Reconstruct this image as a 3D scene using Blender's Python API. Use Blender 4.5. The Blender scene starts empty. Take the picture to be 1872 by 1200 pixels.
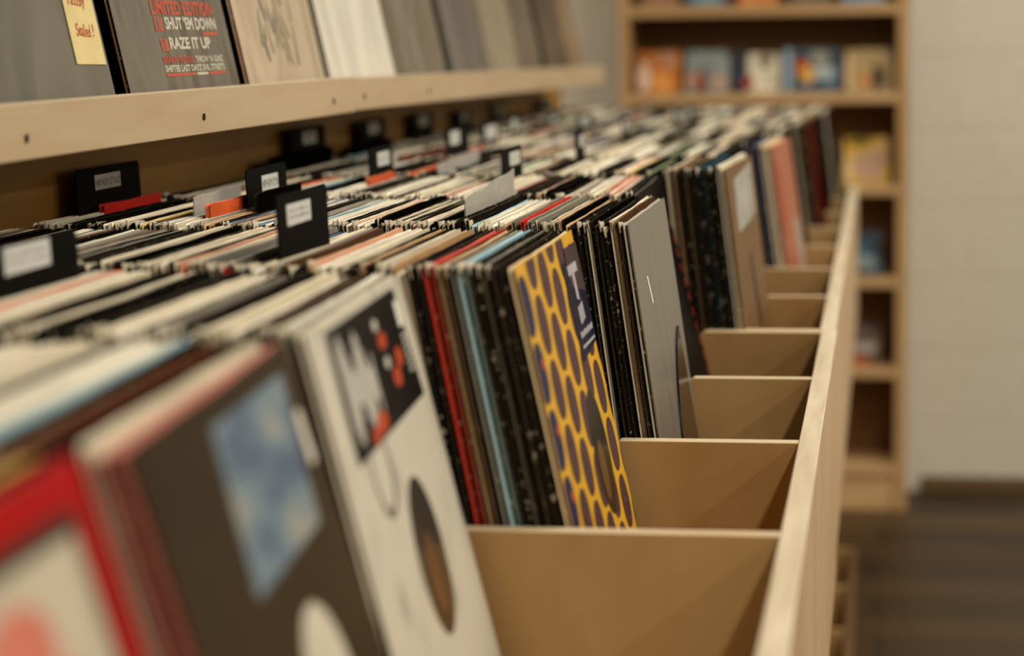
import bpy, bmesh, math, random
from mathutils import Matrix, Vector
R = random.Random(7)
SC = bpy.context.scene
COL = SC.collection
rad = math.radians
CH = 1.312                      # eye height above the floor

# ---------------------------------------------------------------- camera
cam = bpy.data.cameras.new('camera')
co = bpy.data.objects.new('camera', cam); COL.objects.link(co)
# rows = camera right / up / back axes expressed in the room's x, y, z
_f, _a, _b, _s = 4175.5, 675.2, 536.9, 0.0145
yc = Vector((_a, _b, -_f)).normalized()
zc = Vector((1, _s, 0)).cross(yc).normalized()
xc = yc.cross(zc)
M3 = Matrix((xc, yc, zc))       # world -> camera is the transpose of this
co.matrix_world = Matrix.Translation((0, 0, CH)) @ M3.to_4x4()
cam.sensor_width = 36; cam.lens = _f / 1872 * 36
cam.clip_start = 0.02
cam.dof.use_dof = True; cam.dof.focus_distance = 2.0; cam.dof.aperture_fstop = 3.9
SC.camera = co

# ---------------------------------------------------------------- world, lights, exposure
SC.view_settings.view_transform = 'Standard'; SC.view_settings.look = 'None'
SC.view_settings.gamma = 1; SC.view_settings.use_curve_mapping = False
SC.view_settings.exposure = 0.46
w = bpy.data.worlds.new('world'); SC.world = w; w.use_nodes = True
w.node_tree.nodes['Background'].inputs[0].default_value = (1.0, 0.84, 0.62, 1)
w.node_tree.nodes['Background'].inputs[1].default_value = 0.05
def area(name, loc, sx, sy, power, col, rot=(0, 0, 0)):
    l = bpy.data.lights.new(name, 'AREA'); l.shape = 'RECTANGLE'; l.size = sx; l.size_y = sy
    l.energy = power; l.color = col
    o = bpy.data.objects.new(name, l); COL.objects.link(o); o.location = loc; o.rotation_euler = rot
WARM = (1.0, 0.92, 0.80)
for yy, p in ((0.3, 26), (2.8, 26), (5.2, 22)):
    area('ceiling_lamp', (0.85, yy, CH + 1.62), 0.14, 1.2, p, WARM)
for yy, p in ((-0.6, 18), (1.9, 19), (4.6, 17)):
    area('ceiling_lamp', (2.45, yy, CH + 1.62), 0.14, 1.2, p, WARM)
for yy, p in ((0.2, 24), (3.6, 30)):
    area('ceiling_lamp', (4.6, yy, CH + 1.62), 0.14, 1.2, p, WARM)

for yy in (0.6, 4.6):  # unseen lamp row, added to brighten the back wall left of the bookcase
    area('ceiling_lamp', (-2.5, yy, CH + 1.62), 0.14, 1.2, 30, WARM)

# ---------------------------------------------------------------- materials
def lin(c):
    return tuple(((v / 255) / 12.92 if v / 255 <= .04045 else ((v / 255 + .055) / 1.055) ** 2.4) for v in c) + (1,)
class NT:
    def __init__(s, name):
        s.m = bpy.data.materials.new(name); s.m.use_nodes = True
        s.t = s.m.node_tree; s.b = s.t.nodes['Principled BSDF']
    def n(s, typ, **k):
        x = s.t.nodes.new(typ)
        for a, v in k.items():
            if a.startswith('i_'): x.inputs[a[2:].replace('_', ' ')].default_value = v
            else: setattr(x, a, v)
        return x
    def l(s, a, b): s.t.links.new(a, b)
    def coords(s, scale, rnd=True):
        tc = s.n('ShaderNodeTexCoord'); mp = s.n('ShaderNodeMapping'); mp.inputs['Scale'].default_value = scale
        s.l(tc.outputs['Object'], mp.inputs['Vector'])
        if rnd:
            oi = s.n('ShaderNodeObjectInfo'); mu = s.n('ShaderNodeMath', operation='MULTIPLY'); mu.inputs[1].default_value = 37
            s.l(oi.outputs['Random'], mu.inputs[0]); s.l(mu.outputs[0], mp.inputs['Location'])
        return mp.outputs[0]
    def ramp(s, fac, stops, mode='LINEAR'):
        r = s.n('ShaderNodeValToRGB'); e = r.color_ramp.elements; r.color_ramp.interpolation = mode
        while len(e) < len(stops): e.new(0.5)
        for q, (p, c) in zip(e, stops): q.position = p; q.color = c
        s.l(fac, r.inputs[0]); return r.outputs[0]
    def bump(s, h, st, dist=.001):
        b = s.n('ShaderNodeBump'); b.inputs['Strength'].default_value = st; b.inputs['Distance'].default_value = dist
        s.l(h, b.inputs['Height']); s.l(b.outputs[0], s.b.inputs['Normal'])

def plain(name, c, rough=.6, spec=.3, noise=0.0, nscale=(40, 40, 40), metal=0):
    m = NT(name); m.b.inputs['Roughness'].default_value = rough; m.b.inputs['Specular IOR Level'].default_value = spec
    m.b.inputs['Metallic'].default_value = metal
    a = lin(c)
    nz = m.n('ShaderNodeTexNoise', i_Scale=1.0, i_Detail=3.0); m.l(m.coords(nscale), nz.inputs['Vector'])
    k = noise or .06
    m.l(m.ramp(nz.outputs[0], [(.3, tuple(v * (1 - k) for v in a[:3]) + (1,)), (.7, tuple(min(1, v * (1 + k)) for v in a[:3]) + (1,))]), m.b.inputs['Base Color'])
    return m.m

def wood(name, base, dark, grain=(3, 60, 60), rough=.5, k=.5):
    m = NT(name); m.b.inputs['Roughness'].default_value = rough; m.b.inputs['Specular IOR Level'].default_value = .25
    v = m.coords(grain, False)
    nz = m.n('ShaderNodeTexNoise', i_Scale=1.0, i_Detail=6.0, i_Distortion=.6); m.l(v, nz.inputs['Vector'])
    v2 = m.coords(tuple(g * .12 for g in grain), False)
    n2 = m.n('ShaderNodeTexNoise', i_Scale=1.0, i_Detail=2.0, i_Distortion=1.2); m.l(v2, n2.inputs['Vector'])
    a = m.n('ShaderNodeMath', operation='MULTIPLY'); a.inputs[1].default_value = k; m.l(nz.outputs[0], a.inputs[0])
    b = m.n('ShaderNodeMath', operation='MULTIPLY'); b.inputs[1].default_value = 1 - k; m.l(n2.outputs[0], b.inputs[0])
    c = m.n('ShaderNodeMath', operation='ADD'); m.l(a.outputs[0], c.inputs[0]); m.l(b.outputs[0], c.inputs[1])
    m.l(m.ramp(c.outputs[0], [(.36, lin(dark)), (.58, lin(base))]), m.b.inputs['Base Color'])
    m.bump(nz.outputs[0], .12)
    return m.m

PLY = wood('birch_plywood', (198, 170, 132), (182, 152, 112), (25, 25, 6), k=.35)         # upright panels
PLYX = wood('birch_plywood_divider', (188, 152, 100), (168, 130, 78), (14, 25, 7), k=.35)
OLDW = wood('aged_plywood', (112, 86, 54), (92, 68, 40), (30, 6, 30), k=.4)
EDGE = wood('plywood_edge', (232, 218, 190), (208, 190, 158), (60, 5, 60), k=.6)
EDGEX = wood('plywood_edge_cross', (226, 206, 170), (204, 180, 142), (5, 60, 60), k=.6)
LIP = wood('birch_lip', (198, 176, 142), (188, 164, 128), (60, 5, 40), k=.5)
BACKP = wood('back_plywood', (176, 132, 70), (156, 112, 54), (20, 5, 30), k=.4)
SHELFW = wood('bookcase_pine', (206, 170, 122), (188, 150, 102), (5, 30, 30), k=.4)
DARKP = plain('black_backing', (14, 10, 7), .9, .03)
CARDM = plain('black_plastic', (14, 11, 9), .6, .03)
LABM = plain('label_paper', (205, 205, 198), .6, .2, .05)
INK = plain('label_ink', (40, 38, 38), .7, .1)
SCREW = plain('dark_screw', (22, 16, 12), .5, .3)
NOTE = plain('note_paper', (226, 206, 148), .7, .2)
NOTEINK = plain('note_ink', (190, 88, 50), .7, .2)

def sleeve_mat(name, c, gloss=.45, wear=.0, wearc=(200, 190, 165), streak=0.0):
    """printed card: colour with faint mottling, scuffs near the worn rims"""
    m = NT(name); m.b.inputs['Roughness'].default_value = gloss; m.b.inputs['Specular IOR Level'].default_value = 0.0 if sum(c) < 240 else .15
    a = lin(c)
    v = m.coords((45, 9, 9)); nz = m.n('ShaderNodeTexNoise', i_Scale=1.0, i_Detail=4.0); m.l(v, nz.inputs['Vector'])
    col = m.ramp(nz.outputs[0], [(.3, tuple(x * .8 for x in a[:3]) + (1,)), (.7, tuple(min(1, x * 1.15) for x in a[:3]) + (1,))])
    if wear:
        v = m.coords((160, 160, 160)); n2 = m.n('ShaderNodeTexNoise', i_Scale=1.0, i_Detail=5.0, i_Roughness=.7); m.l(v, n2.inputs['Vector'])
        f = m.ramp(n2.outputs[0], [(.62 - wear * .14, (0, 0, 0, 1)), (.68 - wear * .1, (1, 1, 1, 1))])
        mx = m.n('ShaderNodeMix', data_type='RGBA'); m.l(f, mx.inputs[0]); m.l(col, mx.inputs[6]); mx.inputs[7].default_value = lin(wearc)
        col = mx.outputs[2]
    m.l(col, m.b.inputs['Base Color'])
    return m.m

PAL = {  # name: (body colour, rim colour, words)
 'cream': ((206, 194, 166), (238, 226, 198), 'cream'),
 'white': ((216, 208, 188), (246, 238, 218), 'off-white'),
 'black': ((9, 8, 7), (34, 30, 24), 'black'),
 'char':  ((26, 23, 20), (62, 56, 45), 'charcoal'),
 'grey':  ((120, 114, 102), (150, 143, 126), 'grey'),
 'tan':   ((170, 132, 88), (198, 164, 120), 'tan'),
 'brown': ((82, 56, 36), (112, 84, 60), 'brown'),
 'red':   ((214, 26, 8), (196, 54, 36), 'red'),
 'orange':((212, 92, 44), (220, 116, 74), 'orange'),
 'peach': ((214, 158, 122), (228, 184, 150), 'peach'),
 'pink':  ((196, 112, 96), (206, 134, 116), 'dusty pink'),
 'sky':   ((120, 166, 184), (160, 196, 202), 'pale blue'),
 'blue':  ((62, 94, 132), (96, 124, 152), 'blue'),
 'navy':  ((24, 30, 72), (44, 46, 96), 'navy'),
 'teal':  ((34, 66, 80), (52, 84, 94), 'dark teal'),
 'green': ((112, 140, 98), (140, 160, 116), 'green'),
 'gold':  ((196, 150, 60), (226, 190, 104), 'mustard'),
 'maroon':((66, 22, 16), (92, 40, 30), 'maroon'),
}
MB, MR = {}, {}
for k, (b, r, _) in PAL.items():
    dk = sum(b) < 240
    MB[k] = sleeve_mat('sleeve_' + k, b, .4 if dk else .5, 0)
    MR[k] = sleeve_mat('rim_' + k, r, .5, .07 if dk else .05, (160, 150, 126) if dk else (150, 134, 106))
GROOVE = sleeve_mat('sleeve_opening', (40, 34, 27), .6, .3, (190, 178, 150))
PAPER = sleeve_mat('inner_paper', (216, 205, 180), .5, .2, (90, 76, 58))
POLY = sleeve_mat('clear_film', (150, 148, 142), .25)

# ---------------------------------------------------------------- builders
def mesh_obj(name, verts, faces, mats, parent=None, fm=None, smooth=False):
    me = bpy.data.meshes.new(name); me.from_pydata([tuple(v) for v in verts], [], faces)
    for m in (mats if isinstance(mats, (list, tuple)) else [mats]): me.materials.append(m)
    if fm: me.polygons.foreach_set('material_index', fm)
    if smooth: me.polygons.foreach_set('use_smooth', [True] * len(me.polygons))
    me.update()
    o = bpy.data.objects.new(name, me); COL.objects.link(o)
    if parent: o.parent = parent
    return o
class Geo:
    def __init__(s): s.v, s.f, s.m = [], [], []
    def box(s, lo, hi, m=0, M=None):
        n = len(s.v)
        for i in range(8):
            p = Vector((hi[0] if i & 1 else lo[0], hi[1] if i & 2 else lo[1], hi[2] if i & 4 else lo[2]))
            s.v.append(M @ p if M else p)
        for q in ((0, 2, 3, 1), (4, 5, 7, 6), (0, 1, 5, 4), (2, 6, 7, 3), (0, 4, 6, 2), (1, 3, 7, 5)):
            s.f.append(tuple(n + i for i in q)); s.m.append(m)
    def poly(s, pts, m=0):
        n = len(s.v); s.v += [Vector(p) for p in pts]; s.f.append(tuple(range(n, n + len(pts)))); s.m.append(m)
    def prism(s, pts, axis, a, b, m=0, mtop=None):
        """outline pts extruded along axis from a to b (pts ccw seen from +axis)"""
        n = len(s.v); k = len(pts)
        def mk(p, t):
            p = list(p); p.insert(axis, t); return Vector(p)
        s.v += [mk(p, a) for p in pts] + [mk(p, b) for p in pts]
        s.f.append(tuple(range(n + k - 1, n - 1, -1))); s.m.append(m)
        s.f.append(tuple(range(n + k, n + 2 * k))); s.m.append(m)
        for i in range(k):
            j = (i + 1) % k; s.f.append((n + i, n + j, n + k + j, n + k + i)); s.m.append(m if mtop is None else mtop)
    def obj(s, name, mats, parent=None, bevel=0, smooth=False):
        o = mesh_obj(name, s.v, s.f, mats, parent, s.m, smooth)
        bm = bmesh.new(); bm.from_mesh(o.data); bmesh.ops.recalc_face_normals(bm, faces=bm.faces); bm.to_mesh(o.data); bm.free()
        if bevel:
            b = o.modifiers.new('bevel', 'BEVEL'); b.width = bevel; b.segments = 2; b.limit_method = 'ANGLE'
        return o
def empty(name, loc=(0, 0, 0)):
    o = bpy.data.objects.new(name, None); COL.objects.link(o); o.location = loc; o.empty_display_size = .05; return o
def tag(o, label, cat, group=None, kind=None):
    o['label'] = label
    if cat: o['category'] = cat
    if group: o['group'] = group
    if kind: o['kind'] = kind
    return o
def struct(o, label=None):
    o['kind'] = 'structure'
    if label: o['label'] = label
    return o
def text_mesh(s, size, width, bold=0.0, height=None):
    c = bpy.data.curves.new('lettering', 'FONT'); c.body = s; c.size = size; c.offset = bold; c.resolution_u = 3
    o = bpy.data.objects.new('tmp', c); COL.objects.link(o)
    bpy.context.view_layer.update()
    me = bpy.data.meshes.new_from_object(o.evaluated_get(bpy.context.evaluated_depsgraph_get()))
    bpy.data.objects.remove(o); bpy.data.curves.remove(c)
    xs = [v.co.x for v in me.vertices]; ys = [v.co.y for v in me.vertices]
    x0, x1, y0, y1 = min(xs), max(xs), min(ys), max(ys)
    kx = width / (x1 - x0); ky = (height / (y1 - y0)) if height else kx
    V = [((v.co.x - x0) * kx, (v.co.y - y0) * ky) for v in me.vertices]
    F = [tuple(p.vertices) for p in me.polygons]; bpy.data.meshes.remove(me)
    return V, F
def lettering(s, y, z, width, height, mat, parent, x, bold=.02, name='lettering', shear=0):
    """letters lying in the parent's y-z plane, reading along +y, facing +x"""
    V, F = text_mesh(s, .1, width, bold, height)
    o = mesh_obj(name, [(x, y + a + shear * b, z + b) for a, b in V], F, mat, parent)
    return o
def ordinal(n):
    small = 'zeroth first second third fourth fifth sixth seventh eighth ninth tenth eleventh twelfth thirteenth fourteenth fifteenth sixteenth seventeenth eighteenth nineteenth'.split()
    tens = {20: 'twent', 30: 'thirt', 40: 'fort', 50: 'fift', 60: 'sixt', 70: 'sevent', 80: 'eight', 90: 'ninet'}
    if n < 20: return small[n]
    if n >= 100: return 'hundredth' if n == 100 else 'hundred-and-' + ordinal(n - 100)
    t, u = n // 10 * 10, n % 10
    return tens[t] + 'ieth' if u == 0 else tens[t] + 'y-' + small[u]

# ---------------------------------------------------------------- geometry constants (z measured from the eye, lifted by CH)
Y1, P = 1.5165, .3588
def DY(k): return Y1 + (k - 1) * P
XI, XO, XB = -.0655, -.0479, -.741
ZR, ZP, ZF = CH - .3335, CH - .616, CH - .465          # rail top, panel bottom, bin floor
ZT = CH - .154                                         # usual top of the sleeves
YA0, YJ, YE = DY(-3) , DY(4) + .0165, DY(11) + .018

# ---------------------------------------------------------------- room
g = Geo(); g.box((-4.0, -2.5, -.1), (5.4, 6.7, 0))
floor = g.obj('floor', None or [bpy.data.materials.new('x')]); struct(floor)
def floor_mat():
    m = NT('dark_floor_boards'); m.b.inputs['Roughness'].default_value = .45; m.b.inputs['Specular IOR Level'].default_value = .2
    tc = m.n('ShaderNodeTexCoord')
    br = m.n('ShaderNodeTexBrick'); br.offset = .4
    br.inputs['Scale'].default_value = 1; br.inputs['Brick Width'].default_value = 1.6; br.inputs['Row Height'].default_value = .19
    br.inputs['Mortar Size'].default_value = .004; br.inputs['Bias'].default_value = 0
    br.inputs['Color1'].default_value = lin((84, 64, 40)); br.inputs['Color2'].default_value = lin((52, 39, 23)); br.inputs['Mortar'].default_value = lin((24, 18, 12))
    m.l(tc.outputs['Object'], br.inputs['Vector'])
    nz = m.n('ShaderNodeTexNoise', i_Scale=1.0, i_Detail=5.0); m.l(m.coords((3, 40, 1), False), nz.inputs['Vector'])
    mx = m.n('ShaderNodeMix', data_type='RGBA', blend_type='MULTIPLY'); mx.inputs[0].default_value = .6
    m.l(br.outputs['Color'], mx.inputs[6]); m.l(m.ramp(nz.outputs[0], [(.3, (.45, .45, .45, 1)), (.7, (1, 1, 1, 1))]), mx.inputs[7])
    m.l(mx.outputs[2], m.b.inputs['Base Color']); m.bump(nz.outputs[0], .15)
    return m.m
floor.data.materials[0] = floor_mat()
def wall_mat():
    m = NT('painted_block'); m.b.inputs['Roughness'].default_value = .75; m.b.inputs['Specular IOR Level'].default_value = .2
    nz = m.n('ShaderNodeTexNoise', i_Scale=1.0, i_Detail=5.0); m.l(m.coords((30, 30, 30), False), nz.inputs['Vector'])
    m.l(m.ramp(nz.outputs[0], [(.3, lin((212, 206, 190))), (.7, lin((220, 214, 198)))]), m.b.inputs['Base Color'])
    m.bump(nz.outputs[0], .4, .002); return m.m
WALLM = wall_mat(); JOINT = plain('painted_joint', (198, 190, 170), .8, .2)
# block wall: real courses with recessed joints, one mesh
g = Geo(); CHT = .2095; YW = 6.6
z0 = CH - 1.101 - 5 * CHT - .003
g.box((-4.0, YW + .0015, 0), (5.4, YW + .1, 2.95), 1)
i = 0; z = z0
while z < 2.95:
    lo = (-4.0, YW, max(z, 0) + .0015); hi = (5.4, YW + .02, min(z + CHT, 2.95) - .0015)
    if hi[2] > lo[2]: g.box(lo, hi, 0)
    z += CHT; i += 1
struct(g.obj('wall_back', [WALLM, JOINT], bevel=.0012), 'white painted block wall behind the bookcase')
g = Geo(); g.box((-4.1, -2.5, 0), (-4.0, 6.7, 2.95)); struct(g.obj('wall_left', [WALLM]))
g = Geo(); g.box((5.4, -2.5, 0), (5.5, 6.7, 2.95)); struct(g.obj('wall_right', [WALLM]))
g = Geo(); g.box((-4.0, -2.6, 0), (5.4, -2.5, 2.95)); struct(g.obj('wall_front', [WALLM]))
g = Geo(); g.box((-4.1, -2.6, 2.95), (5.5, 6.7, 3.05)); struct(g.obj('ceiling', [WALLM]))
g = Geo(); g.box((.12, YW - .014, 0), (5.4, YW, .045)); struct(g.obj('baseboard_back', [plain('baseboard', (104, 84, 56), .6)], bevel=.003))

# ---------------------------------------------------------------- record bins
def bin_module(y0, y1, ks, first, label, dz=0.0):
    """one run of browser bins: back panel, front panel with its pale top edge, floor board, dividers, legs, low bin below"""
    root = empty('record_bin', (XB, y0, 0)); tag(root, label, 'record bin', 'plywood record bins')
    iv = Matrix.Translation((-XB, -y0, 0))
    def fin(g, name, mats, bevel=.0008):
        g.v = [iv @ v for v in g.v]; return g.obj(name, mats, root, bevel)
    # front panel with slightly uneven sanded top
    g = Geo(); n = 24; L = y1 - y0
    prof = []
    for i in range(n + 1):
        y = y0 + L * i / n; prof.append((y, ZR + R.uniform(-.0006, .0006)))
    pts = [(y0, ZP), (y1, ZP)] + prof[::-1]
    dxr = 0 if first else -.0018
    g.prism(pts, 0, XI + dxr, XO + dxr, 0)
    o = fin(g, 'front_panel', [PLY, EDGE])
    for p in o.data.polygons:
        if p.normal.z > .9: p.material_index = 1
    g = Geo(); g.box((XB - .018, y0, CH - 1.28), (XB, y1 + (0 if first else .22), CH - .082)); fin(g, 'back_panel', [BACKP])
    g = Geo(); g.box((XB, y0, ZF - .016), (XI, y1, ZF)); fin(g, 'bin_floor', [PLY])
    # divider boards: level top near the customer, falling away behind the sleeves
    for k in ks:
        th = .016; xl = {1: -.30, 2: -.214, 3: -.181, 4: -.197, 5: -.150, 6: -.168}.get(k, -.18)
        ya = DY(k) - (.0 if k != 4 else .001); yb = ya + th
        g = Geo()
        pts = [(XB, ZF), (XI, ZF), (XI, ZR - .001), (xl, ZR - .001), (xl - .035, ZR - .026), (XB, ZR - .026)]
        # prism wants coords in (x,z) with y inserted
        n0 = len(g.v); g.prism(pts, 1, ya, yb, 0)
        o = fin(g, 'divider_board', [PLYX, EDGEX])
        for p in o.data.polygons:
            if abs(p.normal.y) < .5 and p.normal.z > .5: p.material_index = 1
    if not first:
        g = Geo(); g.prism([(XB, ZF), (XI, ZF), (XI, ZR - .001), (-.197, ZR - .001), (-.232, ZR - .026), (XB, ZR - .026)], 1, y0, y0 + .015, 0)
        o = fin(g, 'end_board', [PLYX, EDGEX])
        for p in o.data.polygons:
            if abs(p.normal.y) < .5 and p.normal.z > .5: p.material_index = 1
    for yy in (y0, y1 - .016):
        g = Geo(); g.box((XB, yy, CH - 1.28), (XI - .06, yy + .016, ZF - .016)); fin(g, 'end_leg', [PLY])
    # lower bin
    zl = CH - 1.15
    g = Geo(); g.box((XI, y0, .02), (XO, y1, zl)); o = fin(g, 'lower_front_panel', [OLDW, OLDW])
    for p in o.data.polygons:
        if p.normal.z > .9: p.material_index = 1
    g = Geo(); g.box((XB, y0, .02), (XI, y1, .036)); fin(g, 'lower_floor', [PLYX])
    for k in ks:
        g = Geo(); g.box((XB, DY(k), .036), (XI, DY(k) + .016, zl - .002)); fin(g, 'lower_divider', [PLYX], .0005)
    return root
bin_module(YA0, YJ - .001, list(range(-2, 5)), True, 'nearer run of plywood record bins, its pale front rail ending at the rail joint')
bin_module(YJ, YE, list(range(5, 12)), False, 'farther run of plywood record bins beyond the rail joint, ending near the bookcase')

# ---------------------------------------------------------------- wall display ledges
XL = -.604
def ledge(y0, y1, zt0, zt1, hb, screws, label):
    root = empty('display_ledge', (XB, y0, CH)); tag(root, label, 'shelf', 'display ledges')
    T = Matrix.Translation((-XB, -y0, -CH))
    sl = (zt1 - zt0) / (y1 - y0)
    def Z(y, dz): return CH + zt0 + sl * (y - y0) + dz
    g = Geo()
    for xa, xb, za, zb, nm, mt in ((XL - .018, XL, -hb, 0, 'front_lip', 0), (XB - .018, XL - .018, -hb, -hb + .016, 'ledge_board', 0)):
        g = Geo(); vs = []
        for (x, y, dz) in ((xa, y0, za), (xb, y0, za), (xa, y1, za), (xb, y1, za), (xa, y0, zb), (xb, y0, zb), (xa, y1, zb), (xb, y1, zb)):
            vs.append(T @ Vector((x, y, Z(y, dz))))
        g.v = vs; g.f = [(0, 2, 3, 1), (4, 5, 7, 6), (0, 1, 5, 4), (2, 6, 7, 3), (0, 4, 6, 2), (1, 3, 7, 5)]; g.m = [0, 1, 0, 0, 0, 0]
        g.obj(nm, [LIP, EDGE], root, .0008)
    for y in screws:
        g = Geo(); pts = [(.0032 * math.cos(a * PI2 / 14), .0032 * math.sin(a * PI2 / 14)) for a in range(14)]
        g.prism([(p[0] + y - y0, p[1] + Z(y, -hb + .0155) - CH) for p in pts], 0, XL - XB + .0002, XL - XB + .0012)
        g.obj('screw', [SCREW], root)
    # dark raked backboard behind the displayed sleeves
    g = Geo(); l = rad(12); h = .50
    bx, bz = -.655, CH - .062
    for y in (y0, min(y1, 4.90)):
        g.v += [Vector((bx, y, bz)), Vector((bx - .012, y, bz)), Vector((bx - h * math.sin(l) - .012, y, bz + h)), Vector((bx - h * math.sin(l), y, bz + h))]
    g.f = [(3, 2, 1, 0), (4, 5, 6, 7), (0, 1, 5, 4), (1, 2, 6, 5), (2, 3, 7, 6), (3, 0, 4, 7)]; g.m = [0] * 6
    g.v = [T @ v for v in g.v]
    g.obj('raked_backboard', [DARKP], root)
    return root
PI2 = math.pi * 2
ledge(YA0, YJ - .001, -.0400, -.0400, .0405, [1.583 - .02, 2.0, 2.50], 'nearer pale wooden display ledge with dark screw heads')
ledge(YJ, 5.05, -.0412, -.0600, .0380, [YJ + .045, 3.05], 'farther pale wooden display ledge beyond the lip joint')

# ---------------------------------------------------------------- sleeves
def sleeve_geo(t, W, S, seed, wob=.0003, flat=False):
    r = random.Random(seed); h = t / 2
    c = r.choice((.002, .003, .005)); nt = 12
    def outline(inset, dw):
        pts = [(inset, 0), (W - inset, 0), (W - inset, S - c)]
        for a in (30, 60): pts.append((W - inset - c + c * math.cos(rad(a)), S - c + c * math.sin(rad(a)) - inset))
        for i in range(nt + 1):
            u = i / nt; y = W - c - inset - u * (W - 2 * c - 2 * inset)
            pts.append((y, S - inset + dw[i]))
        for a in (120, 150): pts.append((inset + c + c * math.cos(rad(a)), S - c + c * math.sin(rad(a)) - inset))
        pts.append((inset, S - c))
        return pts
    kb = r.uniform(-.0012, .0008)
    base = [r.uniform(-wob, wob) for _ in range(nt + 1)]
    bow = [math.sin(i / nt * math.pi) * kb for i in range(nt + 1)]
    ring = []
    for x, ins in ((-h, 0), (-h * .35, .0013), (h * .35, .0013), (h, 0)):
        dw = [b + bw + r.uniform(-wob, wob) * .5 for b, bw in zip(base, bow)]
        if ins: dw = [d - .0006 - r.random() * .0012 for d in dw]
        ring.append([(x, p[0], p[1]) for p in outline(ins, dw)])
    k = len(ring[0]); V = [p for q in ring for p in q]; F = []; M = []
    F.append(tuple(range(k))[::-1]); M.append(0)
    F.append(tuple(range(3 * k, 4 * k))); M.append(0)
    for s in range(3):
        for i in range(k):
            j = (i + 1) % k
            F.append((s * k + i, s * k + j, (s + 1) * k + j, (s + 1) * k + i)[::1])
            M.append(0 if (i in (0, 1, k - 1)) and False else (2 if s == 1 else 1))
    return V, F, M
_cache = {}
def sleeve_mesh(t, S, var, col):
    key = (round(t * 1000 * 2), round(S * 250), var, col)
    if key in _cache: return _cache[key]
    V, F, M = sleeve_geo(round(t * 2000) / 2000, .312 - (var % 4) * .0008, round(S * 250) / 250, var)
    me = bpy.data.meshes.new('record_sleeve'); me.from_pydata(V, [], F)
    for m in (MB[col], MR[col], GROOVE if col not in ('cream', 'white') else MR['grey']): me.materials.append(m)
    me.polygons.foreach_set('material_index', M)
    bm = bmesh.new(); bm.from_mesh(me); bmesh.ops.recalc_face_normals(bm, faces=bm.faces); bm.to_mesh(me); bm.free()
    _cache[key] = me; return me
def fleck_mesh(seed):
    """crumpled inner paper showing at a sleeve's near top corner"""
    r = random.Random(seed); V, F = [], []; n = 6
    for i in range(n):
        y = -.003 + i * .0045 + r.uniform(-.001, .001); x = r.uniform(-.0007, .0007); zt = .0028 * math.exp(-i * .4) + r.uniform(-.001, .0012)
        for dx in (-.0005, .0005): V += [(x + dx, y + .003, -.007), (x + dx + r.uniform(-.0004, .0004), y + r.uniform(-.001, .001), zt)]
    for i in range(n - 1):
        a = i * 4; b = a + 4
        F += [(a, b, b + 1, a + 1), (a + 2, a + 3, b + 3, b + 2), (a + 1, b + 1, b + 3, a + 3)]
    F += [(0, 1, 3, 2), (len(V) - 4, len(V) - 2, len(V) - 1, len(V) - 3)]
    me = bpy.data.meshes.new('inner_sleeve'); me.from_pydata(V, [], F); me.materials.append(PAPER); return me
FLECK = [fleck_mesh(i) for i in range(8)]

def sleeve_matrix(xt_n, xt_f, yn, lean, ztop, zb, W=.312):
    """x of the top edge at its near and far end, lean back in degrees"""
    L = rad(lean); S = (ztop - zb) / math.cos(L); yaw = math.atan2(-(xt_f - xt_n), W)
    M = Matrix.Rotation(yaw, 4, 'Z') @ Matrix.Rotation(-L, 4, 'Y')
    top = M @ Vector((0, 0, S))
    return Matrix.Translation((xt_n - top.x, yn - top.y, ztop - top.z)) @ M, S

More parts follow.
